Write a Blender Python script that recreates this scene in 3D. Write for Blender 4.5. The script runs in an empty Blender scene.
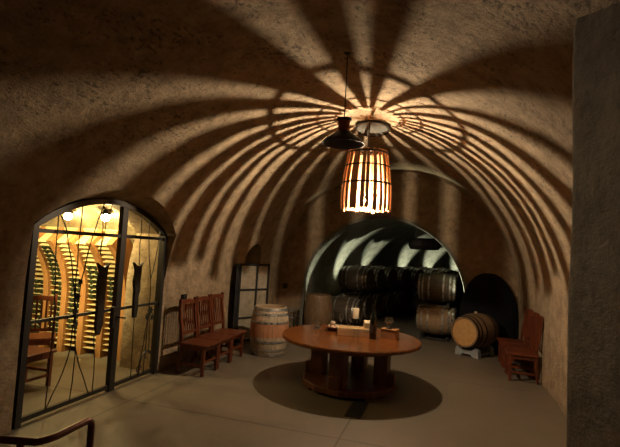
import bpy, bmesh, math, random
from mathutils import Vector, Matrix, noise
random.seed(7)
D = bpy.data
SC = bpy.context.scene
C = SC.collection
PI = math.pi
PHI = math.radians(17.0)          # the cave's axis runs 17 degrees to the right of the view
U0 = 1.25                         # camera's offset across the cave
ROT = -PHI

def W(u, s, z=0.0):
    """room coordinates (u across, s along the cave, z up) to world"""
    x, y = u - U0, s
    c, sn = math.cos(ROT), math.sin(ROT)
    return Vector((c * x - sn * y, sn * x + c * y, z))

# ------------------------------------------------------------------ mesh helpers
class MB:
    def __init__(self):
        self.v = []; self.f = []
    def add(self, vs, fs, M=None):
        o = len(self.v)
        self.v += [tuple(M @ Vector(p)) if M is not None else tuple(p) for p in vs]
        self.f += [tuple(i + o for i in q) for q in fs]
        return self
    def box(self, c, d, rz=0.0, M=None):
        x, y, z = d[0] / 2, d[1] / 2, d[2] / 2
        vs = [Vector((a, b, e)) for a in (-x, x) for b in (-y, y) for e in (-z, z)]
        T = Matrix.Translation(c) @ Matrix.Rotation(rz, 4, 'Z')
        if M is not None: T = T @ M
        return self.add(vs, [(0, 1, 3, 2), (4, 6, 7, 5), (0, 4, 5, 1), (2, 3, 7, 6), (0, 2, 6, 4), (1, 5, 7, 3)], T)
    def bar(self, pts, w, h, up=(0, 0, 1)):
        """rectangular section swept along pts"""
        pts = [Vector(p) for p in pts]; up = Vector(up); rings = []
        for i, p in enumerate(pts):
            t = (pts[min(i + 1, len(pts) - 1)] - pts[max(i - 1, 0)]).normalized()
            side = t.cross(up)
            side = side.normalized() if side.length > 1e-4 else Vector((1, 0, 0))
            nn = side.cross(t).normalized()
            rings.append([p + side * a * w / 2 + nn * b * h / 2 for a, b in ((-1, -1), (1, -1), (1, 1), (-1, 1))])
        return self.loft(rings, True)
    def loft(self, rings, caps=True, closed=True):
        k = len(rings[0]); vs = [p for r in rings for p in r]; fs = []
        for i in range(len(rings) - 1):
            for j in range(k if closed else k - 1):
                a, b = i * k + j, i * k + (j + 1) % k
                fs.append((a, b, b + k, a + k))
        if caps:
            fs.append(tuple(reversed(range(k)))); fs.append(tuple(range((len(rings) - 1) * k, len(rings) * k)))
        return self.add(vs, fs)
    def tube(self, pts, r, n=8):
        pts = [Vector(p) for p in pts]; rings = []; ref = None
        rr = r if isinstance(r, (list, tuple)) else [r] * len(pts)
        for i, p in enumerate(pts):
            t = (pts[min(i + 1, len(pts) - 1)] - pts[max(i - 1, 0)]).normalized()
            if ref is None:
                ref = t.orthogonal().normalized()
            ref = (ref - t * ref.dot(t)).normalized()
            b = t.cross(ref)
            rings.append([p + (ref * math.cos(2 * PI * j / n) + b * math.sin(2 * PI * j / n)) * rr[i] for j in range(n)])
        return self.loft(rings, True)
    def lathe(self, prof, n=24, c=(0, 0, 0), M=None):
        """profile (r, z) pairs; r=0 ends close to a point"""
        c = Vector(c); vs = []; fs = []; idx = []
        for r, z in prof:
            if r < 1e-6:
                idx.append([len(vs)]); vs.append(c + Vector((0, 0, z)))
            else:
                idx.append(list(range(len(vs), len(vs) + n)))
                vs += [c + Vector((r * math.cos(2 * PI * j / n), r * math.sin(2 * PI * j / n), z)) for j in range(n)]
        for a, b in zip(idx, idx[1:]):
            for j in range(n):
                k = (j + 1) % n
                if len(a) == 1 and len(b) == 1: continue
                if len(a) == 1: fs.append((a[0], b[k], b[j]))
                elif len(b) == 1: fs.append((a[j], a[k], b[0]))
                else: fs.append((a[j], a[k], b[k], b[j]))
        return self.add(vs, fs, M)
    def build(self, name, mat, parent=None, smooth=False, bevel=0.0, angle=40, fixn=True):
        me = D.meshes.new(name)
        bm = bmesh.new()
        vv = [bm.verts.new(p) for p in self.v]
        for q in self.f:
            try: bm.faces.new([vv[i] for i in q])
            except ValueError: pass
        if fixn: bmesh.ops.recalc_face_normals(bm, faces=bm.faces)
        if bevel:
            es = [e for e in bm.edges if len(e.link_faces) == 2 and e.calc_face_angle(0) > 0.6]
            bmesh.ops.bevel(bm, geom=es, offset=bevel, segments=2, affect='EDGES', profile=0.6)
        for f in bm.faces: f.smooth = smooth
        if smooth:
            for e in bm.edges:
                if len(e.link_faces) == 2 and e.calc_face_angle(0) > math.radians(angle): e.smooth = False
        bm.to_mesh(me); bm.free()
        if mat: me.materials.append(mat)
        o = D.objects.new(name, me); C.objects.link(o)
        if parent: o.parent = parent
        return o

def tag(o, label=None, cat=None, group=None, kind=None):
    if label: o['label'] = label
    if cat: o['category'] = cat
    if group: o['group'] = group
    if kind: o['kind'] = kind
    return o
def thing(name, loc, rz=0.0, label=None, cat=None, group=None):
    o = D.objects.new(name, None); C.objects.link(o)
    o.location = loc; o.rotation_euler = (0, 0, ROT + rz)
    return tag(o, label, cat, group)
def copy_tree(o, parent=None):
    c = o.copy(); C.objects.link(c)
    if parent is not None: c.parent = parent
    for ch in list(o.children): copy_tree(ch, c)
    return c
def dup(o, loc, rz, label, group=None):
    c = copy_tree(o); c.location = loc; c.rotation_euler = (0, 0, ROT + rz); c['label'] = label
    if group: c['group'] = group
    return c
def room(o):
    """place a mesh that was built in room coordinates"""
    o.location = W(0, 0, 0); o.rotation_euler = (0, 0, ROT); return o
def struct(o, label, cat):
    tag(o, label, cat, kind='structure'); return o

# ------------------------------------------------------------------ materials
def mat(name, col=(.5, .5, .5), rough=.6, metal=0.0, build=None, **kw):
    m = D.materials.new(name); m.use_nodes = True
    nt = m.node_tree; b = nt.nodes['Principled BSDF']
    b.inputs['Base Color'].default_value = (*col, 1); b.inputs['Roughness'].default_value = rough
    b.inputs['Metallic'].default_value = metal
    for k, v in kw.items(): b.inputs[k.replace('_', ' ')].default_value = v
    if build: build(nt, b)
    return m
def N(nt, t, **kw):
    n = nt.nodes.new(t)
    for k, v in kw.items(): setattr(n, k, v)
    return n
def noise_node(nt, vec, scale, detail=4, rough=.6):
    n = N(nt, 'ShaderNodeTexNoise'); n.inputs['Scale'].default_value = scale; n.inputs['Detail'].default_value = detail
    n.inputs['Roughness'].default_value = rough
    nt.links.new(vec, n.inputs['Vector']); return n.outputs['Fac']
def ramp(nt, fac, stops):
    r = N(nt, 'ShaderNodeValToRGB'); e = r.color_ramp.elements
    while len(e) < len(stops): e.new(.5)
    for k, (p, c) in enumerate(stops):
        e[k].position = p; e[k].color = (*c, 1) if not isinstance(c, float) else (c, c, c, 1)
    nt.links.new(fac, r.inputs[0]); return r.outputs[0]
def mix(nt, fac, a, b, mode='MIX'):
    n = N(nt, 'ShaderNodeMix', data_type='RGBA', blend_type=mode)
    for sock, v in ((n.inputs[0], fac), (n.inputs[6], a), (n.inputs[7], b)):
        if isinstance(v, (int, float)): sock.default_value = v
        elif isinstance(v, tuple): sock.default_value = (*v, 1)
        else: nt.links.new(v, sock)
    return n.outputs[2]
def math_n(nt, op, a, b=None):
    n = N(nt, 'ShaderNodeMath', operation=op)
    for sock, v in zip(n.inputs, (a, b)):
        if v is None: continue
        if isinstance(v, (int, float)): sock.default_value = v
        else: nt.links.new(v, sock)
    return n.outputs[0]
def bump(nt, b, h, strength, dist):
    n = N(nt, 'ShaderNodeBump'); n.inputs['Strength'].default_value = strength; n.inputs['Distance'].default_value = dist
    nt.links.new(h, n.inputs['Height']); nt.links.new(n.outputs[0], b.inputs['Normal'])
def objco(nt): return N(nt, 'ShaderNodeTexCoord').outputs['Object']
def scaled(nt, vec, sc):
    n = N(nt, 'ShaderNodeMapping'); n.inputs['Scale'].default_value = sc; nt.links.new(vec, n.inputs['Vector']); return n.outputs[0]

def plaster(lo, hi, specks=True):
    def f(nt, b):
        co = objco(nt)
        big = noise_node(nt, co, .9, 5, .7)
        med = noise_node(nt, co, 5.0, 8, .75)
        col = ramp(nt, big, [(.3, lo), (.7, hi)])
        col = mix(nt, .6, col, ramp(nt, med, [(.36, tuple(x * .5 for x in lo)), (.62, tuple(x * 1.08 for x in hi))]))
        sp = noise_node(nt, scaled(nt, co, (1, .55, 1.1)), 24.0, 6, .7)
        if specks:
            patch = noise_node(nt, co, 1.4, 4, .65)
            sep = N(nt, 'ShaderNodeSeparateXYZ'); nt.links.new(co, sep.inputs[0])
            hz = N(nt, 'ShaderNodeMapRange'); nt.links.new(sep.outputs[2], hz.inputs[0])
            hz.inputs[1].default_value = 1.5; hz.inputs[2].default_value = 3.6; hz.inputs[3].default_value = -.34; hz.inputs[4].default_value = -.17
            th = math_n(nt, 'ADD', math_n(nt, 'MULTIPLY', patch, .55), hz.outputs[0])
            v = math_n(nt, 'ADD', math_n(nt, 'SUBTRACT', 1.0, sp), th)
            msk = ramp(nt, v, [(.66, 0.0), (.76, 1.0)])
            col = mix(nt, math_n(nt, 'MULTIPLY', msk, .75), col, (.06, .042, .026))
        nt.links.new(col, b.inputs['Base Color'])
        h = math_n(nt, 'ADD', math_n(nt, 'MULTIPLY', med, .6), math_n(nt, 'MULTIPLY', sp, .5))
        bump(nt, b, h, .8, .07)
    return f
M_WALL = mat('cave_plaster', rough=.92, build=plaster((.28, .195, .115), (.46, .34, .212)))
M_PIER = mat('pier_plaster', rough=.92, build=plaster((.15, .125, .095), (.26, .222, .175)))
M_PALE = mat('tunnel_lining', rough=.8, build=plaster((.17, .17, .14), (.25, .25, .21), False))
M_SIDE = mat('side_room_plaster', rough=.9, build=plaster((.26, .20, .11), (.42, .33, .19)))

def floor_build(nt, b):
    co = objco(nt)
    big = noise_node(nt, co, .55, 5, .6); fine = noise_node(nt, co, 9, 6, .7)
    col = ramp(nt, big, [(.3, (.13, .108, .078)), (.7, (.215, .178, .13))])
    col = mix(nt, .35, col, ramp(nt, fine, [(.35, (.10, .082, .06)), (.65, (.22, .182, .134))]))
    sep = N(nt, 'ShaderNodeSeparateXYZ'); nt.links.new(co, sep.inputs[0])
    msk = None
    for ax, lines in ((0, (.24, -2.45)), (1, (1.82, 4.83, 7.84, 10.85, 13.9))):
        for L in lines:
            d = math_n(nt, 'ABSOLUTE', math_n(nt, 'SUBTRACT', sep.outputs[ax], L))
            k = math_n(nt, 'LESS_THAN', d, .011)
            msk = k if msk is None else math_n(nt, 'MAXIMUM', msk, k)
    col = mix(nt, math_n(nt, 'MULTIPLY', msk, .7), col, (.06, .045, .03))
    nt.links.new(col, b.inputs['Base Color'])
    nt.links.new(ramp(nt, fine, [(.3, .42), (.7, .6)]), b.inputs['Roughness'])
    bump(nt, b, math_n(nt, 'SUBTRACT', fine, math_n(nt, 'MULTIPLY', msk, 1.5)), .12, .02)
M_FLOOR = mat('polished_concrete', build=floor_build)

def wood(c1, c2, sc=(1, 1, 1), scale=6, stretch=(14, 14, 1.2), bumpk=.15):
    def f(nt, b):
        co = scaled(nt, objco(nt), stretch)
        oi = N(nt, 'ShaderNodeObjectInfo')
        add = N(nt, 'ShaderNodeVectorMath', operation='ADD'); nt.links.new(co, add.inputs[0])
        cmb = N(nt, 'ShaderNodeCombineXYZ')
        for k in range(3): nt.links.new(math_n(nt, 'MULTIPLY', oi.outputs['Random'], 37.0 + 11 * k), cmb.inputs[k])
        nt.links.new(cmb.outputs[0], add.inputs[1])
        g = noise_node(nt, add.outputs[0], 1.6, 6, .65)
        nt.links.new(ramp(nt, g, [(.3, c1), (.68, c2)]), b.inputs['Base Color'])
        bump(nt, b, g, bumpk, .01)
    return f
M_CHAIR = mat('mahogany', rough=.38, build=wood((.075, .018, .007), (.18, .046, .017)))
M_TABLE = mat('table_top_wood', rough=.22, build=wood((.07, .02, .006), (.24, .08, .02), stretch=(1.0, 9, 9)))
M_TBASE = mat('table_base_wood', rough=.45, build=wood((.08, .026, .009), (.19, .064, .02)))
M_PINE = mat('pine', rough=.6, build=wood((.78, .58, .33), (.92, .75, .48), stretch=(2, 20, 20)))
M_BROWNBOX = mat('brown_box_wood', rough=.55, build=wood((.25, .12, .05), (.42, .23, .1), stretch=(2, 20, 20)))
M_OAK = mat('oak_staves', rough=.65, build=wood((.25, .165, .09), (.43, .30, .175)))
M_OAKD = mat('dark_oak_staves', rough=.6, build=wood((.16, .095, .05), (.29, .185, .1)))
M_OAKX = mat('darkened_cellar_staves', rough=.6, build=wood((.055, .042, .027), (.12, .088, .055)))  # tunnel barrels' dimness put into the wood colour
M_HEAD = mat('oak_head', rough=.55, build=wood((.46, .25, .085), (.62, .37, .14), stretch=(14, 1.5, 14)))
M_LAMPW = mat('lamp_staves', rough=.6, build=wood((.33, .15, .06), (.55, .28, .12)))
M_RACK = mat('rack_wood', rough=.5, build=wood((.24, .095, .03), (.42, .2, .065)))
M_RACKB = mat('rack_back_wood', rough=.5, build=wood((.58, .45, .2), (.72, .58, .3)))
def stained(nt, b):
    wood((.38, .29, .19), (.56, .45, .32))(nt, b)
    src = b.inputs['Base Color'].links[0].from_socket
    co = objco(nt); sep = N(nt, 'ShaderNodeSeparateXYZ'); nt.links.new(co, sep.inputs[0])
    z = math_n(nt, 'ADD', sep.outputs[2], math_n(nt, 'MULTIPLY', math_n(nt, 'SUBTRACT', noise_node(nt, co, 7, 3), .5), .06))
    m = ramp(nt, z, [(.34, 0.0), (.37, 1.0), (.60, 1.0), (.63, 0.0)])
    nt.links.new(mix(nt, m, src, mix(nt, noise_node(nt, co, 11, 4), (.40, .16, .07), (.54, .27, .14))), b.inputs['Base Color'])
M_STAIN = mat('wine_stained_staves', rough=.65, build=stained)
def steel_b(nt, b):
    n = noise_node(nt, objco(nt), 14, 5)
    nt.links.new(ramp(nt, n, [(.3, (.34, .335, .32)), (.7, (.58, .57, .54))]), b.inputs['Base Color'])
    nt.links.new(ramp(nt, n, [(.3, .22), (.7, .42)]), b.inputs['Roughness'])
M_HOOP = mat('galvanised_hoop', metal=.75, build=steel_b)
M_BLKHOOP = mat('black_hoop', (.03, .022, .016), .5, .6)
def iron_b(nt, b):
    n = noise_node(nt, objco(nt), 20, 4)
    nt.links.new(ramp(nt, n, [(.3, (.025, .02, .016)), (.7, (.06, .048, .038))]), b.inputs['Base Color'])
    bump(nt, b, n, .3, .004)
M_IRON = mat('wrought_iron', rough=.5, metal=.6, build=iron_b)
M_STEEL = mat('gate_frame_steel', (.045, .04, .035), .5, .6)
M_BLACK = mat('matt_black', (.012, .011, .011), .7)
def cloth_b(nt, b):
    n = noise_node(nt, objco(nt), 30, 3)
    nt.links.new(ramp(nt, n, [(.3, (.006, .006, .008)), (.7, (.011, .011, .014))]), b.inputs['Base Color'])
    bump(nt, b, n, .2, .004)
M_CLOTH = mat('black_cloth', rough=.95, build=cloth_b, Specular_IOR_Level=.1)
def rail_b(nt, b):
    n = noise_node(nt, objco(nt), 9, 4)
    nt.links.new(ramp(nt, n, [(.3, (.13, .038, .025)), (.7, (.2, .065, .04))]), b.inputs['Base Color'])
M_RAIL = mat('oxide_painted_rail', rough=.35, metal=.3, build=rail_b)
M_PLASTIC = mat('grey_cradle', (.30, .33, .35), .6)
M_PANEL = mat('pale_panel', rough=.7, build=plaster((.36, .30, .21), (.46, .39, .29), False))
M_SHADE = mat('dark_enamel', (.035, .028, .024), .32, .5)
M_COPPER = mat('copper_red', (.28, .06, .03), .35, .6)
M_PLATE = mat('ceiling_plate', (.05, .05, .042), .6)
M_BOTTLE = mat('dark_bottle_glass', (.008, .01, .007), .08, 0, Coat_Weight=.6)
M_BOTTLEG = mat('olive_bottle_glass', (.02, .024, .010), .12)
M_FOIL = mat('bottle_foil', (.03, .02, .02), .3, .4)
M_LABEL = mat('dark_label', (.07, .065, .075), .6)
M_LABELW = mat('cream_label', (.7, .62, .45), .7)
M_WAX = mat('cream_wax', (.78, .68, .48), .5, Subsurface_Weight=.1)
M_GLASS = mat('clear_glass', (1, 1, 1), .07, 0, Transmission_Weight=1.0, IOR=1.45)
M_GREEN = mat('iron_leaf', (.03, .035, .025), .5, .5)
M_PALEB = mat('pale_rounds', (.55, .40, .26), .7)
def emit(name, col, k):
    m = D.materials.new(name); m.use_nodes = True; nt = m.node_tree
    nt.nodes.remove(nt.nodes['Principled BSDF'])
    e = N(nt, 'ShaderNodeEmission'); e.inputs[0].default_value = (*col, 1); e.inputs[1].default_value = k
    nt.links.new(e.outputs[0], nt.nodes['Material Output'].inputs[0]); return m
WARM = (1.0, .79, .54)
M_BULB = emit('lamp_filament', WARM, 48000)
M_BULBDIM = emit('dimmed_bulb_underside', WARM, 15000)  # weaker glow for the bulb's lower half, dims floor and lower walls
M_SPOT = emit('side_room_bulb', (1.0, .76, .32), 400)

# ------------------------------------------------------------------ the cave
R, ZS = 2.88, 1.2          # vault radius and springing height
S0, S1 = -2.6, 11.0
def solid_vault(r, zs, s0, s1, thick, step, amp):
    prof = [(r, z) for z in (-.25, 0, .3, .6, .9)]
    k = 44
    prof += [(r * math.cos(PI * i / k), zs + r * math.sin(PI * i / k)) for i in range(k + 1)]
    prof += [(-r, z) for z in (.9, .6, .3, 0, -.25)]
    nrm = []
    for u, z in prof:
        nrm.append(Vector((u, 0, z - zs)).normalized() if z >= zs else Vector((math.copysign(1, u), 0, 0)))
    n = int((s1 - s0) / step) + 1; P = len(prof); vs = []; fs = []
    for i in range(n + 1):
        s = s0 + (s1 - s0) * i / n
        for (u, z), nn in zip(prof, nrm):
            p = Vector((u, s, z))
            q = noise.noise(p * .7) * amp + noise.noise(p * 2.3) * amp * .45
            vs.append(p + nn * q)
        for (u, z), nn in zip(prof, nrm):
            vs.append(Vector((u, s, z)) + nn * thick)
    L = 2 * P
    for i in range(n):
        for j in range(P - 1):
            a = i * L + j; fs.append((a, a + 1, a + 1 + L, a + L))
            a = i * L + P + j; fs.append((a, a + L, a + 1 + L, a + 1))
        for j, kx in ((0, P), (P - 1, 2 * P - 1)):
            a, b = i * L + j, i * L + kx; fs.append((a, b, b + L, a + L))
    for i in (0, n):
        for j in range(P - 1):
            a = i * L + j; fs.append((a, a + 1, a + 1 + P, a + P))
    m = MB(); m.add(vs, fs); return m
def arch_pts(s0, s1, zspring, zapex, n=18, z0=-.3):
    """arched outline in (along, z): flat segmental arch"""
    w = (s1 - s0) / 2; c = (s0 + s1) / 2; h = zapex - zspring
    pts = [(s0, z0)]
    rr = (w * w + h * h) / (2 * h); zc = zapex - rr; a = math.asin(w / rr)
    for i in range(n + 1):
        t = -a + 2 * a * i / n
        pts.append((c + rr * math.sin(t), zc + rr * math.cos(t)))
    pts.append((s1, z0)); return pts
def cut(o, cutters):
    for cobj in cutters:
        md = o.modifiers.new('b', 'BOOLEAN'); md.operation = 'DIFFERENCE'; md.object = cobj; md.solver = 'EXACT'
    dg = bpy.context.evaluated_depsgraph_get(); dg.update()
    me = D.meshes.new_from_object(o.evaluated_get(dg)); old = o.data
    o.modifiers.clear(); o.data = me; me.name = o.name
    for cobj in cutters: D.objects.remove(cobj)
    return o
GS0, GS1, GSP, GAP = 3.62, 5.98, 2.12, 2.52       # gate portal: along, springing, apex
vault = solid_vault(R, ZS, S0, S1, .7, .16, .035).build('ceiling', M_WALL, smooth=True, angle=50)
ga = arch_pts(GS0, GS1, GSP, GAP)
gw = arch_pts(GS0 - .42, GS1 + .01, GSP + .02, GAP + .16)
c1 = MB().loft([[(-4.2, s, z) for s, z in ga], [(-2.96, s, z) for s, z in ga], [(-2.2, s, z) for s, z in gw]]).build('cut', None)
na = arch_pts(8.72, 9.55, 1.6, 2.08)
c2 = MB().loft([[(-4.2, s, z) for s, z in na], [(-2.3, s, z) for s, z in na]]).build('cut', None)
cut(vault, [c1, c2]); room(vault)
struct(vault, 'barrel-vaulted cave shell of rough speckled plaster', 'vault')
# floor
fl = MB().box((0, 7, -.15), (24, 34, .3)).build('floor', M_FLOOR); room(fl)
struct(fl, 'tan polished concrete floor of the cave', 'floor')
# end wall with the tunnel arch
AU, AZ, AR = -.2, .94, 2.0
def ring_arch(r, n=40, z0=-.3):
    pts = [(AU - r, z0)] + [(AU - r * math.cos(PI * i / n), AZ + r * math.sin(PI * i / n)) for i in range(n + 1)] + [(AU + r, z0)]
    return pts
ew = MB().box((0, 11.25, 2.2), (7.4, .5, 5)).build('wall_back', M_WALL)
ra = ring_arch(AR)
cut(ew, [MB().loft([[(u, 10.5, z) for u, z in ra], [(u, 12.0, z) for u, z in ra]]).build('cut', None)]); room(ew)
struct(ew, 'end wall of the cave around the arched barrel tunnel', 'wall')
fw = MB().box((0, S0 - .1, 2.2), (7.4, .3, 5)).build('wall_front', M_WALL); room(fw)
struct(fw, 'plaster wall behind the viewer', 'wall')
# pale steel lip around the tunnel arch
def arch_band(r0, r1, s0, s1, n=48):
    rings = []
    pts = [(-1, -AZ)] + [(-math.cos(PI * i / n), math.sin(PI * i / n)) for i in range(n + 1)] + [(1, -AZ)]
    for cx, sz in pts:
        def P(r, s): return Vector((AU + r * cx, s, (AZ + r * sz) if sz >= 0 else 0.0))
        rings.append([P(r0, s0), P(r1, s0), P(r1, s1), P(r0, s1)])
    return MB().loft(rings)
lip = arch_band(1.955, 2.03, 10.95, 11.55).build('trim_1', M_PALE, smooth=True); room(lip)
struct(lip, 'pale lip lining the mouth of the barrel tunnel', 'trim')
# barrel tunnel: sweeps to the right
TR = 8.5
def tun(l):
    """centre point and heading of the tunnel at length l past the arch"""
    a = l / TR
    return AU + TR * (1 - math.cos(a)), 11.3 + TR * math.sin(a), a
def TP(l, off, z):
    u, s, a = tun(l); return Vector((u + off * math.cos(a), s - off * math.sin(a), z))
rings = []
n = 40
pr = [(-AR, -.2), (-AR, .4)] + [(-AR * math.cos(PI * i / n), AZ + AR * math.sin(PI * i / n)) for i in range(n + 1)] + [(AR, .4), (AR, -.2)]
nl = 70; LT = 11.5
for i in range(nl + 1):
    l = LT * i / nl
    k = 1 + .012 * math.cos(2 * PI * l / .55)
    rings.append([TP(l, o * k, z if z < AZ else AZ + (z - AZ) * k) for o, z in pr])
tm = MB().loft(rings, caps=False, closed=False)
o0 = len(tm.v); tm.v += [tuple(p) for p in rings[-1]]; tm.f.append(tuple(range(o0, o0 + len(pr))))
tunnel = tm.build('wall_tunnel', M_PALE, smooth=True); room(tunnel)
struct(tunnel, 'pale ribbed lining of the barrel tunnel curving right', 'tunnel')
# dead-end recess behind the small side doorway
rec = MB()
rings = [[(u, s, z) for s, z in arch_pts(8.6, 9.67, 1.7, 2.2)] for u in (-3.35, -4.6)]
rec.loft(rings, caps=False, closed=False); o0 = len(rec.v); rec.v += rings[1]; rec.f.append(tuple(range(o0, o0 + len(rings[1]))))
rec = rec.build('wall_left_recess', M_WALL); room(rec); struct(rec, 'dark dead-end recess behind the side doorway', 'wall')
# side room beyond the gate
SA, SB, SZ, SR = 3.1, 6.7, 1.0, 1.8
SCN = (SA + SB) / 2
prof = [(SA, -.1), (SA, .5)] + [(SCN - SR * math.cos(PI * i / 28), SZ + .88 * SR * math.sin(PI * i / 28)) for i in range(29)] + [(SB, .5), (SB, -.1)]
rings = []
for i in range(34):
    u = -3.3 - i * .17
    rings.append([Vector((u, s, z)) + Vector((0, noise.noise(Vector((u, s, z))) * .02, noise.noise(Vector((u, s, z + 9))) * .02)) for s, z in prof])
sm = MB().loft(rings, caps=False, closed=False)
o0 = len(sm.v); sm.v += [tuple(p) for p in rings[-1]]; sm.f.append(tuple(range(o0, o0 + len(prof))))
side = sm.build('wall_side_room', M_SIDE, smooth=True); room(side)
struct(side, 'lit vaulted bottle room beyond the iron gate', 'room')
# pier at the viewer's right hand
pm = MB()
out = []
for cx, cy, a0 in ((1.62, 2.33, 180), (3.2, 2.33, 90)):
    pass
ring = [(3.3, .3), (1.42, .3)] + [(1.54 - .12 * math.cos(math.radians(a)), 2.38 + .12 * math.sin(math.radians(a))) for a in range(0, 91, 15)] + [(3.3, 2.5)]
zs = [-.1 + 4.5 * i / 60 for i in range(61)]
rings = []
for z in zs:
    rings.append([(x + noise.noise(Vector((x * 2, y * 2, z * 1.1))) * .02, y, z) for x, y in ring])
pier = pm.loft(rings).build('wall_right', M_PIER, smooth=True, angle=50)
struct(pier, 'rough plaster pier close to the viewer at the right edge', 'pier')

# ------------------------------------------------------------------ iron gate
g = thing('iron_gate', W(-2.93, 4.8, 0), 0, 'arched double gate of dark wrought iron with vine rods in the left wall', 'gate')
def gs(s): return s - 4.8
def archline(s, inset=0):
    w = (GS1 - GS0) / 2; c = (GS0 + GS1) / 2; h = GAP - GSP; rr = (w * w + h * h) / (2 * h); zc = GAP - rr
    rr -= inset
    return zc + math.sqrt(max(rr * rr - (s - c) ** 2, 0))
fp = [(0, gs(GS0 + .035), 0)] + [(0, gs(GS0 + .035 + (GS1 - GS0 - .07) * i / 24), archline(GS0 + .035 + (GS1 - GS0 - .07) * i / 24, .035)) for i in range(25)] + [(0, gs(GS1 - .035), 0)]
MB().bar(fp, .07, .09, up=(1, 0, 0)).build('arch_frame', M_STEEL, g)
SM = 5.02
MB().box((0, gs(SM), archline(SM, .05) / 2), (.07, .10, archline(SM, .05))).build('mullion', M_STEEL, g, bevel=.006)
for s0, s1 in ((GS0 + .07, SM - .05), (SM + .05, GS1 - .07)):
    MB().box((0, gs((s0 + s1) / 2), 2.05), (.04, s1 - s0, .045)).build('transom', M_STEEL, g)
    MB().box((0, gs((s0 + s1) / 2), 1.07), (.035, s1 - s0, .035)).build('middle_rail', M_STEEL, g)
    MB().box((0, gs((s0 + s1) / 2), .06), (.045, s1 - s0, .05)).build('bottom_rail', M_STEEL, g)
def rod(ctrl, r=.0065):
    pts = [Vector((.035, gs(s), z)) for s, z in ctrl]
    out = []
    for i in range(len(pts) - 1):
        p0, p1, p2, p3 = pts[max(i - 1, 0)], pts[i], pts[i + 1], pts[min(i + 2, len(pts) - 1)]
        for k in range(7):
            t = k / 7
            out.append(.5 * ((2 * p1) + (p2 - p0) * t + (2 * p0 - 5 * p1 + 4 * p2 - p3) * t * t + (3 * p1 - p0 - 3 * p2 + p3) * t ** 3))
    out.append(pts[-1])
    out = [p + Vector((noise.noise(p * 5 + Vector((3, 1, 0))) * .01, noise.noise(p * 4) * .014, 0)) for p in out]
    MB().tube(out, r, 6).build('vine_rod', M_IRON, g, smooth=True)
top = lambda s: archline(s, .07)
rod([(3.93, top(3.93)), (3.95, 1.6), (4.0, 1.07), (3.98, .08)])
rod([(3.95, top(3.95)), (4.06, 2.05), (4.23, 1.45), (4.28, .95), (4.2, .5), (3.98, .08)])
rod([(4.26, top(4.26)), (4.25, 1.7), (4.28, 1.2), (4.33, .7), (4.33, .08)])
rod([(4.25, 1.45), (4.31, 1.0), (4.36, .6), (4.62, .08)])
rod([(4.60, top(4.60)), (4.47, 2.05), (4.36, 1.6), (4.30, 1.1)])
rod([(4.60, top(4.60)), (4.62, 1.8)], .006)
rod([(4.62, 1.85), (4.66, 2.2), (4.74, top(4.74))], .006)
rod([(4.62, .8), (4.66, .4), (4.68, .08)], .006)
rod([(5.36, top(5.36)), (5.36, 1.9), (5.37, 1.66)], .006)
rod([(5.36, .95), (5.37, .5), (5.38, .08)])
rod([(5.52, top(5.52)), (5.58, 1.8), (5.66, 1.45), (5.68, 1.0), (5.66, .5), (5.67, .08)])
rod([(5.8, top(5.8)), (5.75, 1.8), (5.67, 1.45)])
rod([(5.68, .95), (5.62, .6), (5.58, .3)], .006)
rod([(5.69, .95), (5.73, .6), (5.74, .36)], .006)
MB().tube([(.03, gs(5.55) + .32 * .5 * (1 - math.cos(PI * i / 16)) , .06 + .33 * math.sin(PI * i / 16) ** .7 if 0 < i < 16 else .06) for i in range(17)], .014, 7).build('arched_foot', M_IRON, g, smooth=True)
for s, dz in ((5.55, .16), (5.85, .16), (5.71, .33)):
    MB().tube([(.035, gs(s) + .05 * math.cos(t * .5), dz + .05 * math.sin(t * .5)) for t in range(11)], .007, 6).build('scroll', M_IRON, g, smooth=True)
def leaf(s, z, sz, tilt):
    m = MB(); pts = []
    for k in range(14):
        a = 2 * PI * k / 14; r = sz * (1.0 if k % 2 == 0 else .55)
        pts.append((r * math.cos(a + tilt), r * math.sin(a + tilt)))
    m.loft([[(.045, gs(s) + x, z + y) for x, y in pts], [(.055, gs(s) + x, z + y) for x, y in pts]])
    m.build('vine_leaf', M_GREEN, g)
leaf(5.69, .98, .075, .2); leaf(5.63, .9, .055, .9); leaf(5.74, .88, .05, .5); leaf(4.29, 1.3, .05, .1); leaf(4.27, 1.12, .045, .7); leaf(4.31, 1.47, .045, .4); leaf(4.3, .98, .04, 1.1)
def plaque(s0, z0, z1, w):
    # a vine-trunk shaped pull, flared with two horns at the top
    zs = [z0, z0 + .12, z0 + .3, (z0 + z1) / 2, z1 - .25, z1 - .1, z1 - .04]
    ws = [.35, .6, .62, .75, .85, .8, 1.0]
    lft = [(s0 - w * k / 2 - .01 * math.sin(z * 23), z) for k, z in zip(ws, zs)]
    rgt = [(s0 + w * k / 2 + .01 * math.sin(z * 29 + 1), z) for k, z in zip(ws, zs)]
    ol = lft + [(s0 - w * .68, z1 + .02), (s0 - w * .3, z1 - .02), (s0, z1 - .035), (s0 + w * .3, z1 - .02), (s0 + w * .68, z1 + .02)] + rgt[::-1]
    MB().loft([[(.05, gs(a), b) for a, b in ol], [(.09, gs(a), b) for a, b in ol]]).build('vine_trunk_pull', M_IRON, g)
plaque(4.64, .8, 1.68, .16); plaque(5.31, .93, 1.68, .15)
MB().box((.05, gs(4.93), .98), (.06, .09, .28)).build('lock_box', M_IRON, g, bevel=.008)
MB().tube([(.08, gs(4.95), .98), (.13, gs(4.95), .98), (.13, gs(5.06), .96)], .011, 8).build('lever_handle', M_IRON, g, smooth=True)

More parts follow.
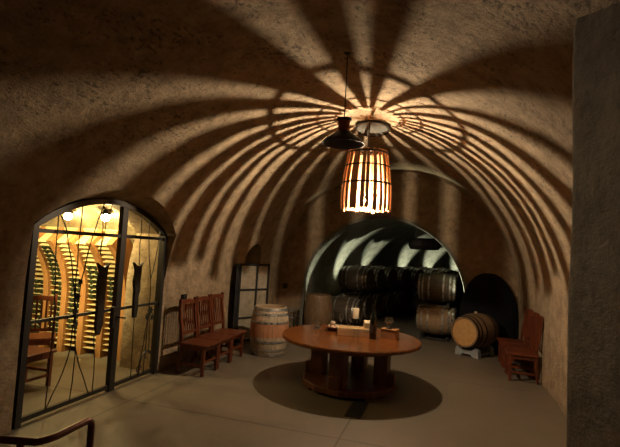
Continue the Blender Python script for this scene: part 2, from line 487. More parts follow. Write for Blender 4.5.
# ------------------------------------------------------------------ chairs
def make_chair(loc, rz, label, group):
    """faces +x of its own frame; origin at the floor under the seat's centre"""
    t = thing('dining_chair', loc, rz, label, 'chair', group)
    w, dp = .47, .44
    sx = MB(); sx.box((.01, 0, .455), (dp + .05, w + .02, .035)); sx.build('seat', M_CHAIR, t, bevel=.008)
    for k in (-1, 1):
        y = k * (w / 2 - .028)
        MB().box((dp / 2 - .03, y, .22), (.045, .045, .44)).build('front_leg', M_CHAIR, t, bevel=.004)
        pts = [(-dp / 2 - .02, y, 0), (-dp / 2 + .015, y, .25), (-dp / 2 + .02, y, .46), (-dp / 2 + .005, y, .62), (-dp / 2 - .03, y, .82), (-dp / 2 - .05, y, .98), (-dp / 2 - .045, y, 1.13)]
        MB().bar(pts, .04, .045, up=(1, 0, 0)).build('back_post', M_CHAIR, t, bevel=.004)
        MB().box((0, y, .15), (dp - .06, .022, .035)).build('side_stretcher', M_CHAIR, t)
        MB().box((0, y, .405), (dp - .06, .022, .06)).build('side_apron', M_CHAIR, t)
    MB().box((dp / 2 - .03, 0, .20), (.022, w - .1, .035)).build('front_stretcher', M_CHAIR, t)
    MB().box((dp / 2 - .03, 0, .405), (.022, w - .1, .06)).build('front_apron', M_CHAIR, t)
    MB().box((-dp / 2 + .01, 0, .405), (.022, w - .1, .06)).build('rear_apron', M_CHAIR, t)
    n = 8
    MB().bar([(-dp / 2 - .048 - .012 * math.sin(PI * i / n), -w / 2 + .045 + (w - .09) * i / n, 1.06 + .02 * math.sin(PI * i / n)) for i in range(n + 1)], .07, .022, up=(1, 0, 0)).build('crest_rail', M_CHAIR, t, bevel=.003)
    MB().box((-dp / 2 + .01, 0, .60), (.024, w - .09, .045)).build('lower_rail', M_CHAIR, t)
    for k in range(6):
        y = -.155 + .062 * k
        MB().bar([(-dp / 2 + .008, y, .61), (-dp / 2 - .03, y, .8), (-dp / 2 - .052, y, .95), (-dp / 2 - .055, y, 1.04)], .026, .012, up=(1, 0, 0)).build('slat', M_CHAIR, t)
    return t
GL = 'chairs along the left wall'; GR = 'chairs along the right wall'
ch = make_chair(W(-2.39, 6.34), 0, 'red-brown slat-back chair nearest the iron gate in the left-hand row', GL)
dup(ch, W(-2.41, 6.85), 0, 'red-brown slat-back chair in the middle of the left-hand row', GL)
dup(ch, W(-2.43, 7.36), 0, 'red-brown slat-back chair nearest the standing barrel in the left-hand row', GL)
dup(ch, W(2.59, 8.56), PI - .06, 'red-brown slat-back chair at the near end of the right-hand row', GR)
dup(ch, W(2.59, 9.10), PI - .02, 'red-brown slat-back chair in the middle of the right-hand row', GR)
dup(ch, W(2.58, 9.64), PI, 'red-brown slat-back chair at the far end of the right-hand row', GR)
GB = 'chairs in the bottle room'
dup(ch, W(-3.95, 4.62), PI * .5, 'wooden chair behind the left edge of the iron gate', GB)
dup(ch, W(-4.62, 5.38), PI * .75, 'wooden chair in the bottle room, deeper in beside the racks', GB)

# ------------------------------------------------------------------ barrels
BL, BR_, BE = .90, .37, .305
def brad(z):
    t = (z - BL / 2) / (BL / 2); return BE + (BR_ - BE) * (1 - t * t)
def barrel_parts(t, m_st, m_hd, m_hp, lying=False, bung=True):
    """parts around the local z axis when standing; the local y axis when lying (centre at origin height BR_)"""
    Mx = Matrix.Identity(4)
    if lying: Mx = Matrix.Translation((0, 0, BR_)) @ Matrix.Rotation(-PI / 2, 4, 'X') @ Matrix.Translation((0, 0, -BL / 2))
    ns = 28; m = MB(); rows = [BL * i / 16 for i in range(17)]
    vs = []; fs = []
    for k in range(ns):
        a0, a1 = 2 * PI * k / ns + .006, 2 * PI * (k + 1) / ns - .006
        am = (a0 + a1) / 2; b = len(vs)
        for z in rows:
            r = brad(z)
            for a, rr in ((a0, r - .004), (am, r), (a1, r - .004), (a1, r - .03), (a0, r - .03)):
                vs.append((rr * math.cos(a), rr * math.sin(a), z))
        for i in range(16):
            for j in range(5):
                fs.append((b + i * 5 + j, b + i * 5 + (j + 1) % 5, b + i * 5 + 5 + (j + 1) % 5, b + i * 5 + 5 + j))
        fs.append(tuple(b + j for j in range(4, -1, -1))); fs.append(tuple(b + 80 + j for j in range(5)))
    m.add(vs, fs, Mx); m.build('staves', m_st, t, smooth=True, angle=30)
    for z in (.045, BL - .045):
        h = MB(); r = brad(z) - .028
        h.lathe([(0, -.011), (r, -.011), (r, .011), (0, .011)], 28, (0, 0, z), Mx); h.build('head', m_hd, t)
    for z0, z1 in ((.012, .06), (.105, .145), (.255, .295), (BL - .295, BL - .255), (BL - .145, BL - .105), (BL - .06, BL - .012)):
        h = MB(); h.lathe([(brad(z0) + .0005, z0), (brad(z0) + .004, z0), (brad(z1) + .004, z1), (brad(z1) + .0005, z1), (brad(z0) + .0005, z0)], 40, M=Mx)
        h.build('hoop', m_hp, t, smooth=True)
    if bung:
        b = MB(); p = Vector((0, -brad(BL / 2), BL / 2))
        B = Mx @ Matrix.Translation((0, -BR_ - .004, BL / 2)) @ Matrix.Rotation(PI / 2, 4, 'X')
        b.lathe([(0, -.03), (.025, -.03), (.03, .025), (0, .03)], 12, M=B); b.build('bung', M_PALEB if lying else M_OAKD, t, smooth=True)
b1 = thing('wine_barrel', W(-1.89, 8.03), 1.2, 'upright wine barrel with a red-stained middle beside the left-hand chairs', 'barrel')
barrel_parts(b1, M_STAIN, M_OAK, M_HOOP, bung=False)
b2 = thing('wine_barrel', W(-1.76, 11.0), .5, 'upright brown barrel at the left foot of the tunnel arch', 'barrel')
barrel_parts(b2, M_OAKD, M_OAKD, M_OAKD, bung=True)
# the lying barrel on the right, on its grey cradle
RA = math.radians(-33)
b3 = thing('wine_barrel', W(1.94, 10.2, .14), RA, 'amber-headed oak barrel lying on a grey cradle in front of the black drape', 'barrel')
barrel_parts(b3, M_OAKD, M_HEAD, M_BLKHOOP, lying=True)
def cradle(loc, rz, label, group=None):
    t = thing('barrel_cradle', loc, rz, label, 'cradle', group)
    for y in (-.27, .27):
        ol = [(-.27, 0), (-.12, 0), (-.10, .05), (.10, .05), (.12, 0), (.27, 0), (.25, .16), (.19, .21), (.10, .165), (0, .15), (-.10, .165), (-.19, .21), (-.25, .16)]
        MB().loft([[(x, y - .06, z) for x, z in ol], [(x, y + .06, z) for x, z in ol]]).build('saddle', M_PLASTIC, t, bevel=.008)
    for x in (-.2, .2):
        MB().box((x, 0, .06), (.05, .45, .05)).build('runner', M_PLASTIC, t)
    return t
cr = cradle(W(1.94, 10.2), RA, 'grey moulded cradle under the amber-headed barrel')
# drape
dr = MB(); rings = []
def drape_r(a, t):
    return 1 + .035 * math.sin(a * 9 + 1.3) * (1 - t) + .02 * math.sin(a * 17) * (1 - t)
for i in range(19):
    t = i / 18
    # height / half-width profile of a shrouded round-topped pile
    z = 1.72 * math.sin(t * PI / 2) if i else 0.0
    z = 1.72 * (1 - (1 - t) ** 1.6)
    k = math.sqrt(max(1 - (z / 1.725) ** 3.2, .0004))
    rings.append([(.63 * k * drape_r(a, t) * math.cos(a) - (.05 * t if math.cos(a) < 0 else 0), .115 * k * drape_r(a, t) * math.sin(a), z) for a in [2 * PI * j / 64 for j in range(64)]])
dr.loft(rings)
dro = dr.build('draped_cover', M_CLOTH, smooth=True, angle=80)
dro.location = W(2.25, 10.87); dro.rotation_euler = (0, 0, ROT - .02)
tag(dro, 'tall round-topped shape under a black cloth behind the lying barrel', 'cloth')
er = thing('steel_rack', W(-2.47, 10.62), .05, 'low empty steel barrel rack beside the upright brown barrel', 'rack')
for z in (.34, .50):
    for y in (-.2, .2): MB().tube([(-.27, y, z), (.27, y, z)], .024, 8).build('crossbar', M_HOOP, er, smooth=True)
for x in (-.25, .25):
    for y in (-.2, .2): MB().box((x, y, .26), (.04, .04, .52)).build('leg', M_STEEL, er)
# stacks in the tunnel, two tiers each side, on steel racks
GT1, GT2 = 'barrels stacked on the tunnel left', 'barrels stacked on the tunnel right'
protos = {}
def steel_rack(loc, rz, label, group):
    t = thing('barrel_rack', loc, rz, label, 'rack', group)
    for y in (-.3, .3):
        MB().box((0, y, .03), (.70, .05, .05)).build('rack_rail', M_STEEL, t)
        for x in (-.27, .27): MB().box((x, y, .07), (.08, .05, .06)).build('rack_chock', M_STEEL, t)
    for x in (-.33, .33): MB().box((x, 0, .03), (.04, .6, .04)).build('rack_bar', M_STEEL, t)
    return t
rk0 = None; bb0 = {}
ordn = ['first', 'second', 'third', 'fourth', 'fifth', 'sixth', 'seventh', 'eighth']
for sidek, off, ls, grp, nm in ((-1, -1.18, (.75, 1.55, 2.35, 3.15, 3.95, 4.75, 5.55, 6.4), GT1, 'left'), (1, 1.30, (.5, 1.38, 2.26, 3.14, 4.02, 4.9), GT2, 'right')):
    for q, l in enumerate(ls):
        u, s, a = tun(l)
        p = TP(l, off, 0) if (sidek, q) != (-1, 0) else Vector((-1.27, 11.82, 0))
        rz = PI / 2 - a + random.uniform(-.03, .03)
        for tier in (0, 1):
            z = .02 + tier * .80
            if tier == 1 and sidek == -1 and q == 0: continue
            loc = W(p.x, p.y, z + .075)
            where = ('bottom', 'upper')[tier]
            lab = f'lying wine barrel, {ordn[q]} from the arch in the {where} row of the {nm} tunnel stack'
            if not bb0:
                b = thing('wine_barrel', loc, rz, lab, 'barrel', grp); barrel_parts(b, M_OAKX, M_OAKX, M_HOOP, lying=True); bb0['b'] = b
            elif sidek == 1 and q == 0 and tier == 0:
                b = thing('wine_barrel', loc, rz, lab, 'barrel', grp); barrel_parts(b, M_OAK, M_OAK, M_HOOP, lying=True)  # paler staves here paint in the light on this barrel
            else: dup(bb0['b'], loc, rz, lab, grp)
            rl = f'steel rack under the {ordn[q]} {where}-row barrel of the {nm} tunnel stack'
            rloc = W(p.x, p.y, z - .02 if tier == 0 else z - .0)
            if rk0 is None: rk0 = steel_rack(rloc, rz - PI / 2 + PI / 2, rl, 'barrel racks in the tunnel')
            else: dup(rk0, rloc, rz, rl, 'barrel racks in the tunnel')

vd = thing('ventilation_duct', W(.72, 12.5, 2.36), -.25, 'black ventilation duct hanging under the crown of the barrel tunnel', 'duct')
MB().lathe([(0, -.42), (.10, -.42), (.15, -.38), (.16, -.25), (.16, .25), (.15, .38), (.10, .42), (0, .42)], 24, M=Matrix.Rotation(PI / 2, 4, 'Y')).build('duct_body', M_BLACK, vd, smooth=True, angle=60)
for x in (-.25, .25): MB().box((x, 0, .30), (.03, .012, .36)).build('hanger', M_STEEL, vd)

# ------------------------------------------------------------------ black framed screen by the side doorway
sc_ = thing('folding_screen', W(-2.66, 8.93), math.radians(63), 'black framed folding screen with pale panels behind the upright barrel', 'screen')
def screen_leaf(o, x0, x1, h, mid, rows, panel):
    f = MB()
    xs = [x0 + .025, x1 - .025] + ([mid] if mid is not None else [])
    for x in xs: f.box((x, 0, h / 2), (.05, .04, h))
    for z in [.03, h - .025] + rows: f.box(((x0 + x1) / 2, 0, z), (x1 - x0, .036, .045))
    f.build('leaf_frame', M_BLACK, o)
    MB().box(((x0 + x1) / 2, 0, h / 2), (x1 - x0 - .04, .012, h - .05)).build('leaf_panel', panel, o)
screen_leaf(sc_, -.43, .40, 1.65, .05, [.50, 1.09], M_PANEL)
lf = D.objects.new('side_leaf', None); C.objects.link(lf); lf.parent = sc_; lf.location = (-.45, 0, 0); lf.rotation_euler = (0, 0, math.radians(50))
screen_leaf(lf, -.42, .0, 1.65, None, [.50, 1.09], M_BLACK)

# ------------------------------------------------------------------ table
tb = thing('round_table', W(-.06, 6.76), 0, 'big round red-brown wooden table on four thick posts under the barrel lamp', 'table')
tp = MB(); RT = 1.045
tp.lathe([(0, .685), (RT - .025, .685), (RT, .698), (RT, .73), (RT - .012, .742), (0, .742)], 72)
tp.build('table_top', M_TABLE, tb, smooth=True, angle=35)
ed = MB(); ed.lathe([(.62, .62), (.80, .62), (.80, .685), (.62, .685), (.62, .62)], 48); ed.build('under_rim', M_TBASE, tb, smooth=True, angle=35)
MB().lathe([(0, 0.03), (.70, .03), (.72, .045), (.72, .105), (.70, .12), (0, .12)], 12).build('base_plate', M_TBASE, tb)
ta = math.radians(-7)
for k in range(4):
    a = ta + k * PI / 2; x, y = .50 * math.cos(a), .50 * math.sin(a)
    MB().box((x, y, .40), (.20, .22, .57), a).build('post', M_TBASE, tb, bevel=.008)
    MB().box((.62 * math.cos(a), .62 * math.sin(a), .20), (.16, .15, .17), a).build('post_foot', M_TBASE, tb, bevel=.01)
    MB().box((.27 * math.cos(a), .27 * math.sin(a), .58), (.36, .05, .1), a).build('cross_rail', M_TBASE, tb)
for k in range(4):
    a = ta + PI / 4 + k * PI / 2
    MB().box((.60 * math.cos(a), .60 * math.sin(a), .015), (.16, .16, .03), a).build('pad', M_TBASE, tb)
TZ = .742
def tw(u, s, z=TZ): return W(u, s, z)
# pine crate with a raised end
cb = thing('pine_crate', tw(-.02, 6.86), math.radians(14), 'open pale pine crate in the middle of the round table', 'crate')
for nm_, c_, d_ in (('crate_floor', (0, 0, .008), (.52, .22, .014)), ('front_board', (0, -.112, .06), (.54, .014, .115)), ('rear_board', (0, .112, .06), (.54, .014, .115)), ('left_end', (-.263, 0, .055), (.014, .22, .105))):
    MB().box(c_, d_).build(nm_, M_PINE, cb, bevel=.002)
ol = [(-.104, .016), (.104, .016), (.104, .21), (.08, .23), (-.08, .23), (-.104, .21)]
MB().loft([[(.13, y, z) for y, z in ol], [(.262, y, z) for y, z in ol]]).build('raised_end', M_PINE, cb)
# candle on black crossed iron stand
cd = thing('candle_stand', tw(-.07, 7.12), .3, 'cream pillar candle on a black crossed iron stand behind the pine crate', 'candle')
st = MB()
for k in range(4):
    a = k * PI / 2
    st.tube([(.075 * math.cos(a), .075 * math.sin(a), 0), (.015 * math.cos(a), .015 * math.sin(a), .09), (.06 * math.cos(a), .06 * math.sin(a), .21)], .012, 8)
st.lathe([(0, .205), (.072, .205), (.075, .22), (0, .22)], 20)
st.build('stand', M_BLACK, cd, smooth=True)
MB().lathe([(0, .22), (.05, .22), (.05, .37), (.046, .378), (0, .372)], 24).build('candle', M_WAX, cd, smooth=True)
MB().tube([(0, 0, .37), (.003, 0, .392)], .003, 6).build('wick', M_BLACK, cd)
# bottle
def bottle_prof(h, r):
    k = h / .5
    return [(0, .004), (r * .8, .0), (r, .012 * k), (r, .29 * k), (r * .93, .325 * k), (r * .6, .365 * k), (r * .34, .395 * k), (r * .3, .42 * k), (r * .3, .475 * k), (r * .36, .478 * k), (r * .36, .495 * k), (0, .5 * k)]
wb = thing('wine_bottle', tw(.27, 6.74), 0, 'tall dark wine bottle standing beside the pine crate', 'bottle')
MB().lathe(bottle_prof(.5, .053), 28).build('bottle_glass', M_BOTTLE, wb, smooth=True, angle=60)
MB().lathe([(.0540, .10), (.0545, .10), (.0545, .21), (.0540, .21), (.0540, .10)], 28).build('bottle_label', M_LABEL, wb, smooth=True)
MB().lathe([(.0195, .41), (.0200, .41), (.0200, .47), (.021, .501), (0, .502)], 20).build('foil_capsule', M_FOIL, wb, smooth=True)
# box on the right with a goblet
bx = thing('wooden_box', tw(.50, 6.93), math.radians(-12), 'small brown wooden box at the right of the dark bottle', 'box')
MB().box((0, 0, .065), (.24, .17, .13)).build('box_body', M_BROWNBOX, bx, bevel=.004)
MB().box((0, 0, .138), (.25, .18, .014)).build('box_lid', M_BROWNBOX, bx, bevel=.003)
def glass_prof(rb, h, rm, stem):
    t = .0022
    if stem:
        o = [(0, 0), (rm * .9, .0), (rm * .88, .004), (.006, .012), (.005, stem), (.02, stem + .008), (rb, stem + (h - stem) * .45), (rm, h)]
        i = [(rm - t, h), (rb - t, stem + (h - stem) * .45), (.018, stem + .012), (0, stem + .009)]
    else:
        o = [(0, 0), (rb * .9, 0), (rb, .006), (rm, h)]; i = [(rm - t, h), (rb - t, .012), (0, .012)]
    return o + i
def glass(name, u, s, z, prof, label, group=None):
    t = MB().lathe(prof, 24).build(name, M_GLASS, smooth=True, angle=50)
    t.location = tw(u, s, z); tag(t, label, 'glass', group); return t
glass('wine_goblet', .48, 6.93, TZ + .146, glass_prof(.068, .17, .05, .045), 'round clear goblet standing on the brown wooden box')
glass('glass_tumbler', -.67, 7.04, TZ, glass_prof(.045, .13, .055, 0), 'clear tumbler near the left rim of the round table')
glass('shot_glass', .03, 6.68, TZ, glass_prof(.035, .11, .042, 0), 'small clear glass in front of the pine crate')
for i, (u, s) in enumerate(((-.52, 7.32), (-.37, 7.42), (-.22, 7.47))):
    glass('wine_glass', u, s, TZ, glass_prof(.042, .23, .034, .1), ('stemmed wine glass left in the back row on the table', 'stemmed wine glass in the middle of the back row', 'stemmed wine glass of the back row nearest the candle')[i], 'stemmed glasses at the back of the table')
bw = thing('serving_bowl', tw(-.42, 7.05), 0, 'shallow brown bowl heaped with pale round pieces left of the crate', 'bowl')
MB().lathe([(0, 0), (.06, 0), (.12, .05), (.13, .065), (.122, .065), (.06, .014), (0, .012)], 24).build('bowl_shell', M_TBASE, bw, smooth=True, angle=60)
for i, (x, y, z, r) in enumerate(((.05, .01, .055, .042), (-.045, .03, .055, .04), (0, -.05, .055, .04), (0, .005, .11, .042), (.02, .07, .05, .032))):
    p = MB().lathe([(0, -r)] + [(r * math.sin(PI * k / 8), -r * math.cos(PI * k / 8)) for k in range(1, 8)] + [(0, r)], 14).build('pale_round', M_PALEB, smooth=True)
    p.location = bw.location + Vector((x, y, z)); tag(p, 'pale tan round piece heaped in the shallow brown bowl', 'food', 'pale round pieces in the bowl')

# ------------------------------------------------------------------ barrel lamp
LP = W(.08, 6.64)
lamp = thing('barrel_lamp', (LP.x, LP.y, 4.06), 0, 'hanging lamp made of an open wine barrel with spaced staves and black hoops', 'lamp')
ZB, ZT = 2.66, 3.56
def lrad(z):
    t = (z - ZB) / (ZT - ZB)
    return .395 - .015 * (1 - t) ** 2 - .125 * max(t - .12, 0) ** 1.7
L0 = 4.06
random.seed(21)
gaps = [(-168, 4.6), (-153, 5.2), (-138.5, 5.6), (-114, 8), (-99.5, 2.6), (-86.5, 9.5), (-69, 7.5)]
a = -55.0
while a < 186: gaps.append((a + random.uniform(-2.2, 2.2), 2.6 if 64 < a < 132 else random.choice((3.4, 4.6, 5.8, 7.6)))); a += 13.8
gaps.sort()
def stave_mesh(a0, a1, zb):
    m = MB(); k = max(2, int((a1 - a0) / 4)); rings = []
    for i in range(13):
        z = zb + (ZT - zb) * i / 12; r = lrad(z)
        rings.append([((r) * math.cos(a0 + (a1 - a0) * j / k), r * math.sin(a0 + (a1 - a0) * j / k), z - L0) for j in range(k + 1)] + [((r - .02) * math.cos(a1 + (a0 - a1) * j / k), (r - .02) * math.sin(a1 + (a0 - a1) * j / k), z - L0) for j in range(k + 1)])
    return m.loft(rings)
random.seed(3)
for i, (c, w) in enumerate(gaps):
    c2, w2 = gaps[(i + 1) % len(gaps)]
    if i == len(gaps) - 1: c2 += 360
    a0, a1 = math.radians(c + w / 2) + PHI, math.radians(c2 - w2 / 2) + PHI
    stave_mesh(a0, a1, ZB + random.uniform(-.025, .025)).build('stave', M_LAMPW, lamp, smooth=True, angle=35)
for z0, z1 in ((3.036, 3.062), (3.30, 3.322), (3.505, 3.535)):
    MB().lathe([(lrad(z0) + .001, z0 - L0), (lrad(z0) + .006, z0 - L0), (lrad(z1) + .006, z1 - L0), (lrad(z1) + .001, z1 - L0), (lrad(z0) + .001, z0 - L0)], 48).build('hoop', M_BLKHOOP, lamp, smooth=True, angle=50)
for k in range(2):
    MB().box((0, 0, 3.53 - L0), (.56, .03, .02), k * PI / 2 + .3).build('cross_bar', M_BLKHOOP, lamp)
MB().tube([(0, 0, -.06), (0, 0, 2.9 - L0)], .011, 8).build('hanging_rod', M_BLKHOOP, lamp, smooth=True)
MB().lathe([(0, 2.96 - L0), (.018, 2.96 - L0), (.02, 2.92 - L0), (.018, 2.89 - L0), (0, 2.89 - L0)], 14).build('bulb_socket', M_BLKHOOP, lamp, smooth=True)
ZLB = 2.805
hp = [(.014 * math.sin(PI * k / 10), -.014 * math.cos(PI * k / 10)) for k in range(11)]
hp[0] = (0, -.014); hp[-1] = (0, .014)
bl = MB().lathe(hp[4:], 16).build('bulb', M_BULB, lamp, smooth=True, fixn=False)
bl.location = (0, 0, ZLB - L0)
bw_ = MB().lathe(hp[:5], 16).build('dimmed_underside', M_BULBDIM, bl, smooth=True, fixn=False)  # added lower half that cuts the downward light
# ceiling plate the lamp hangs from
cpm = Matrix.Rotation(math.radians(-11), 4, 'X')
cp = MB().lathe([(0, -.02), (.24, -.02), (.24, .0), (.0, .0)], 40, M=cpm).build('ceiling_plate', M_PLATE, lamp, smooth=True, angle=40)
cp.location = (0, .30, -.055)
cr_ = MB().lathe([(.24, -.026), (.27, -.026), (.27, .0), (.24, .0), (.24, -.026)], 40, M=cpm).build('plate_ring', M_BLKHOOP, lamp, smooth=True, angle=40)
cr_.location = (0, .30, -.055)

# ------------------------------------------------------------------ pendant in front
pl = W(.21, 4.40)
pd = thing('pendant_lamp', (pl.x, pl.y, 4.105), 0, 'unlit dark flared pendant lamp with red neck on a thin cord', 'lamp')
MB().lathe([(0, .06), (.055, .06), (.055, -.01), (.045, -.035), (.012, -.05), (0, -.05)], 20).build('ceiling_canopy', M_SHADE, pd, smooth=True, angle=50)
MB().tube([(0, 0, -.04), (0, 0, -.74)], .006, 6).build('cord', M_BLACK, pd)
MB().lathe([(0, -.72), (.075, -.725), (.08, -.735), (.072, -.75), (0, -.75)], 24).build('neck_cap', M_SHADE, pd, smooth=True, angle=50)
MB().lathe([(0, -.745), (.058, -.745), (.062, -.76), (.06, -.86), (0, -.86)], 24).build('neck', M_COPPER, pd, smooth=True, angle=50)
MB().lathe([(.05, -.85), (.075, -.86), (.10, -.885), (.165, -.93), (.215, -.975), (.218, -.995), (.212, -.995), (.158, -.935), (.095, -.892), (.05, -.866), (.05, -.85)], 36).build('shade', M_SHADE, pd, smooth=True, angle=60)

# ------------------------------------------------------------------ bottle room racks
RSF, RSB = 1.42, 1.74     # rack front / back radius about the side room's axis
def rack_pt(r, q):
    """q = distance up the rack face from the floor: upright to SZ, then along the vault"""
    k = .93
    if q <= SZ - .1: return SCN + r, .1 + q
    a = (q - (SZ - .1)) / RSF
    return SCN + r * math.cos(a), SZ + k * r * math.sin(a)
QT = SZ - .1 + RSF * .80
UB0, PITCH = -3.92, .41
bays = ['nearest the concrete jamb', 'second from the concrete jamb', 'third from the concrete jamb', 'fourth from the concrete jamb', 'fifth from the concrete jamb', 'sixth from the concrete jamb']
def rack_bay(u0, lab, last):
    t = thing('wine_rack', W(u0, SCN), 0, lab, 'rack', 'curved wine racks in the bottle room')
    def rib(x, w):
        rings = []
        for i in range(25):
            q = QT * i / 24
            sf, zf = rack_pt(RSF - .05, q); sb, zb = rack_pt(RSB, q)
            if i == 0: zf = zb = 0.0
            rings.append([(x - w / 2, sf - SCN, zf), (x + w / 2, sf - SCN, zf), (x + w / 2, sb - SCN, zb), (x - w / 2, sb - SCN, zb)])
        MB().loft(rings).build('curved_rib', M_RACK, t)
    rib(-PITCH + .055, .11)
    if last == 'first': rib(.055, .11)
    rings = []
    for i in range(25):
        q = QT * i / 24; a_, b_ = rack_pt(RSB - .03, q); c_, d_ = rack_pt(RSB, q)
        rings.append([(-PITCH + .11, a_ - SCN, b_), (0, a_ - SCN, b_), (0, c_ - SCN, d_), (-PITCH + .11, c_ - SCN, d_)])
    MB().loft(rings).build('back_panel', M_RACKB, t)
    q = .02
    while q < QT - .02:
        a_, b_ = rack_pt(RSF, q); c_, d_ = rack_pt(RSB - .03, q)
        v = Vector((0, c_ - a_, d_ - b_)); nn = Vector((0, -(d_ - b_), c_ - a_)).normalized() * .005
        p = Vector((0, a_ - SCN, b_))
        ring = lambda x: [p + Vector((x, 0, 0)) - nn, p + v + Vector((x, 0, 0)) - nn, p + v + Vector((x, 0, 0)) + nn, p + Vector((x, 0, 0)) + nn]
        MB().loft([ring(-PITCH + .11), ring(0)]).build('shelf', M_RACKB, t)
        q += .092
    return t
bot0 = None
GBOT = 'bottles lying in the curved wine racks'
rows_full = [range(8, 14), range(9, 16), range(3, 13), range(2, 20), range(1, 12), range(2, 22)]
hgt = lambda j: 'lower' if j < 8 else ('middle' if j < 14 else 'upper')
bprof = [(0, 0), (.035, 0), (.041, .008), (.041, .17), (.03, .2), (.015, .225), (.014, .29), (0, .292)]
for k in range(6):
    u0 = UB0 - PITCH * k
    rack_bay(u0, f'curved wooden wine rack bay {bays[k]}', 'first' if k == 0 else '')
    for j in range(int((QT - .04) / .092)):
        if j not in rows_full[k]: continue
        for x in (-.225, -.085):
            if random.random() < .06: continue
            q = .02 + .092 * j + .049
            a_, b_ = rack_pt(RSF - .015, q); c_, d_ = rack_pt(RSB - .05, q)
            dirv = Vector((0, c_ - a_, d_ - b_)).normalized()
            loc = W(u0 + x, a_, b_)
            lab = f'dark wine bottle in the {hgt(j)} rows of the rack bay {bays[k]}'
            if bot0 is None:
                bot0 = MB().lathe(bprof, 10).build('wine_bottle', M_BOTTLEG, smooth=True, angle=60); o = bot0
            else:
                o = bot0.copy(); C.objects.link(o)
            Rm = Matrix.Rotation(ROT, 3, 'Z')
            o.rotation_mode = 'XYZ'
            o.rotation_euler = (Rm @ dirv).to_track_quat('Z', 'Y').to_euler()
            o.location = loc
            tag(o, lab, 'bottle', f'bottles in the {hgt(j)} rows of the rack bay {bays[k]}')
# side room ceiling lamps
for u, s, lab in ((-3.75, 5.6, 'bright round ceiling bulb of the bottle room nearer the gate mullion'), (-4.47, 5.6, 'bright round ceiling bulb of the bottle room farther from the gate mullion')):
    zc = SZ + .88 * SR * math.sin(math.acos((s - SCN) / SR))
    t = thing('ceiling_bulb', W(u, s, zc), 0, lab, 'lamp', 'ceiling bulbs of the bottle room')
    MB().lathe([(0, .03), (.03, .03), (.03, -.03), (.075, -.06), (.08, -.085), (.07, -.085), (0, -.07)], 20).build('bulb_holder', M_SHADE, t, smooth=True, angle=50)
    b = MB().lathe([(0, -.06)] + [(.06 * math.sin(PI * k / 8), -.06 * math.cos(PI * k / 8)) for k in range(1, 8)] + [(0, .06)], 16).build('bulb', M_SPOT, t, smooth=True)
    b.location = (0, 0, -.135)

# ------------------------------------------------------------------ handrail
hr = thing('handrail', (-1.5, 2.5, 0), -ROT, 'dark red pipe handrail at the bottom left corner', 'handrail')
pth = [(-1.6, -.05, .915), (-.6, -.05, .905), (.10, -.05, .895)]
for i in range(1, 7):
    t = i / 6; pth.append((.10 + .07 * t, -.05 + .06 * t * t + .02 * t, .895 + .003 * t))
pth += [(.225, .24, .90)]
for i in range(1, 6):
    an = PI / 2 * i / 5; pth.append((.225 + .012 * math.sin(an), .24 + .05 * math.sin(an), .90 - .05 * (1 - math.cos(an))))
pth += [(.238, .29, .5), (.238, .29, 0)]
MB().tube(pth, .021, 10).build('rail_pipe', M_RAIL, hr, smooth=True)
MB().tube([(.02, -.05, .89), (.02, -.05, 0)], .019, 10).build('rail_post', M_RAIL, hr, smooth=True)

# ------------------------------------------------------------------ small fittings
dn = MB().box((.25, 5.80, .004), (.2, .62, .012)).build('floor_drain', M_BLACK); room(dn)
tag(dn, 'black rectangular drain cover in the floor in front of the table', 'drain')
ob = thing('outlet_box', W(-2.87, 6.55, 1.09), 0, 'small black outlet box on the left wall above the chairs', 'outlet')
MB().box((0, 0, 0), (.05, .11, .13)).build('box_body', M_BLACK, ob, bevel=.006)
MB().box((.027, 0, 0), (.006, .085, .10)).build('face_plate', M_IRON, ob)
ob2 = dup(ob, W(-2.68, 10.98, 1.05), -PI / 2, 'small black outlet box on the wall right of the folding screen')

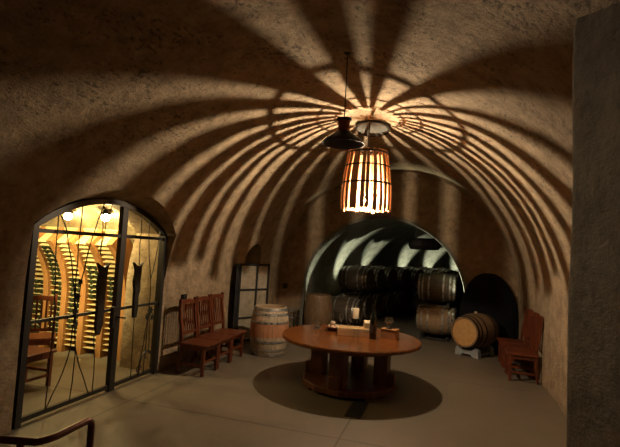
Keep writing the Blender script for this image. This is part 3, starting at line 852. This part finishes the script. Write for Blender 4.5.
# ------------------------------------------------------------------ lights
def light(name, typ, loc, energy, col, **kw):
    l = D.lights.new(name, typ); l.energy = energy; l.color = col
    for k, v in kw.items(): setattr(l, k, v)
    o = D.objects.new(name, l); C.objects.link(o); o.location = loc; return o
COOL = (1.0, 1.0, .70)
def uplight(l, off, z, e, tilt, size=42, name='tunnel_uplight'):
    p = TP(l, off, z); u, s, a = tun(l)
    o = light(name, 'SPOT', W(p.x, p.y, p.z), e, COOL, spot_size=math.radians(size), spot_blend=.95, shadow_soft_size=.03)
    d = Vector((tilt * math.cos(a), -tilt * math.sin(a), 1)).normalized()
    o.rotation_euler = (Matrix.Rotation(ROT, 3, 'Z') @ d).to_track_quat('-Z', 'Y').to_euler()
    return o
for u in (-4.5, -5.5):  # unseen spots added to brighten the racks, no fixtures
    o = light('added_rack_spot', 'SPOT', W(u + .3, 4.3, 2.3), 330, (1.0, .84, .38), spot_size=math.radians(62), spot_blend=.7, shadow_soft_size=.04)
    d = Vector((-.1, 2.1, -1.05))
    o.rotation_euler = (Matrix.Rotation(ROT, 3, 'Z') @ d).to_track_quat('-Z', 'Y').to_euler()
for l, e in ((-.12, 420), (1.75, 430), (3.2, 230), (5.1, 280), (6.3, 290), (7.5, 250)):
    uplight(l, -1.88, .62 if l < 3 else .8, e, .2, 46)
uplight(-.12, 1.88, .8, 330, -.2, 50)

# ------------------------------------------------------------------ world, camera, view
w = D.worlds.new('world'); SC.world = w; w.use_nodes = True
w.node_tree.nodes['Background'].inputs[0].default_value = (1, .8, .6, 1)
w.node_tree.nodes['Background'].inputs[1].default_value = 0.0
F = 444.0; P = math.radians(3.5); RL = math.radians(3.3)
fwd = Vector((0, math.cos(P), math.sin(P))); r = Vector((1, 0, 0)); up = r.cross(fwd)
ri = r * math.cos(RL) + up * math.sin(RL); ui = -r * math.sin(RL) + up * math.cos(RL)
cam = D.cameras.new('camera'); co = D.objects.new('camera', cam); C.objects.link(co)
cam.sensor_width = 36; cam.lens = F / 620 * 36; cam.clip_start = .05; cam.clip_end = 100
mw = Matrix((ri, ui, -fwd)).transposed().to_4x4(); mw.translation = (0, 0, 2.0)
co.matrix_world = mw
SC.camera = co
SC.view_settings.view_transform = 'Standard'; SC.view_settings.look = 'None'
SC.view_settings.exposure = 0.0; SC.view_settings.gamma = 1.0; SC.view_settings.use_curve_mapping = False
SC.cycles.max_bounces = 8; SC.cycles.diffuse_bounces = 4; SC.cycles.sample_clamp_indirect = 6.0
SC.cycles.caustics_reflective = False; SC.cycles.caustics_refractive = False
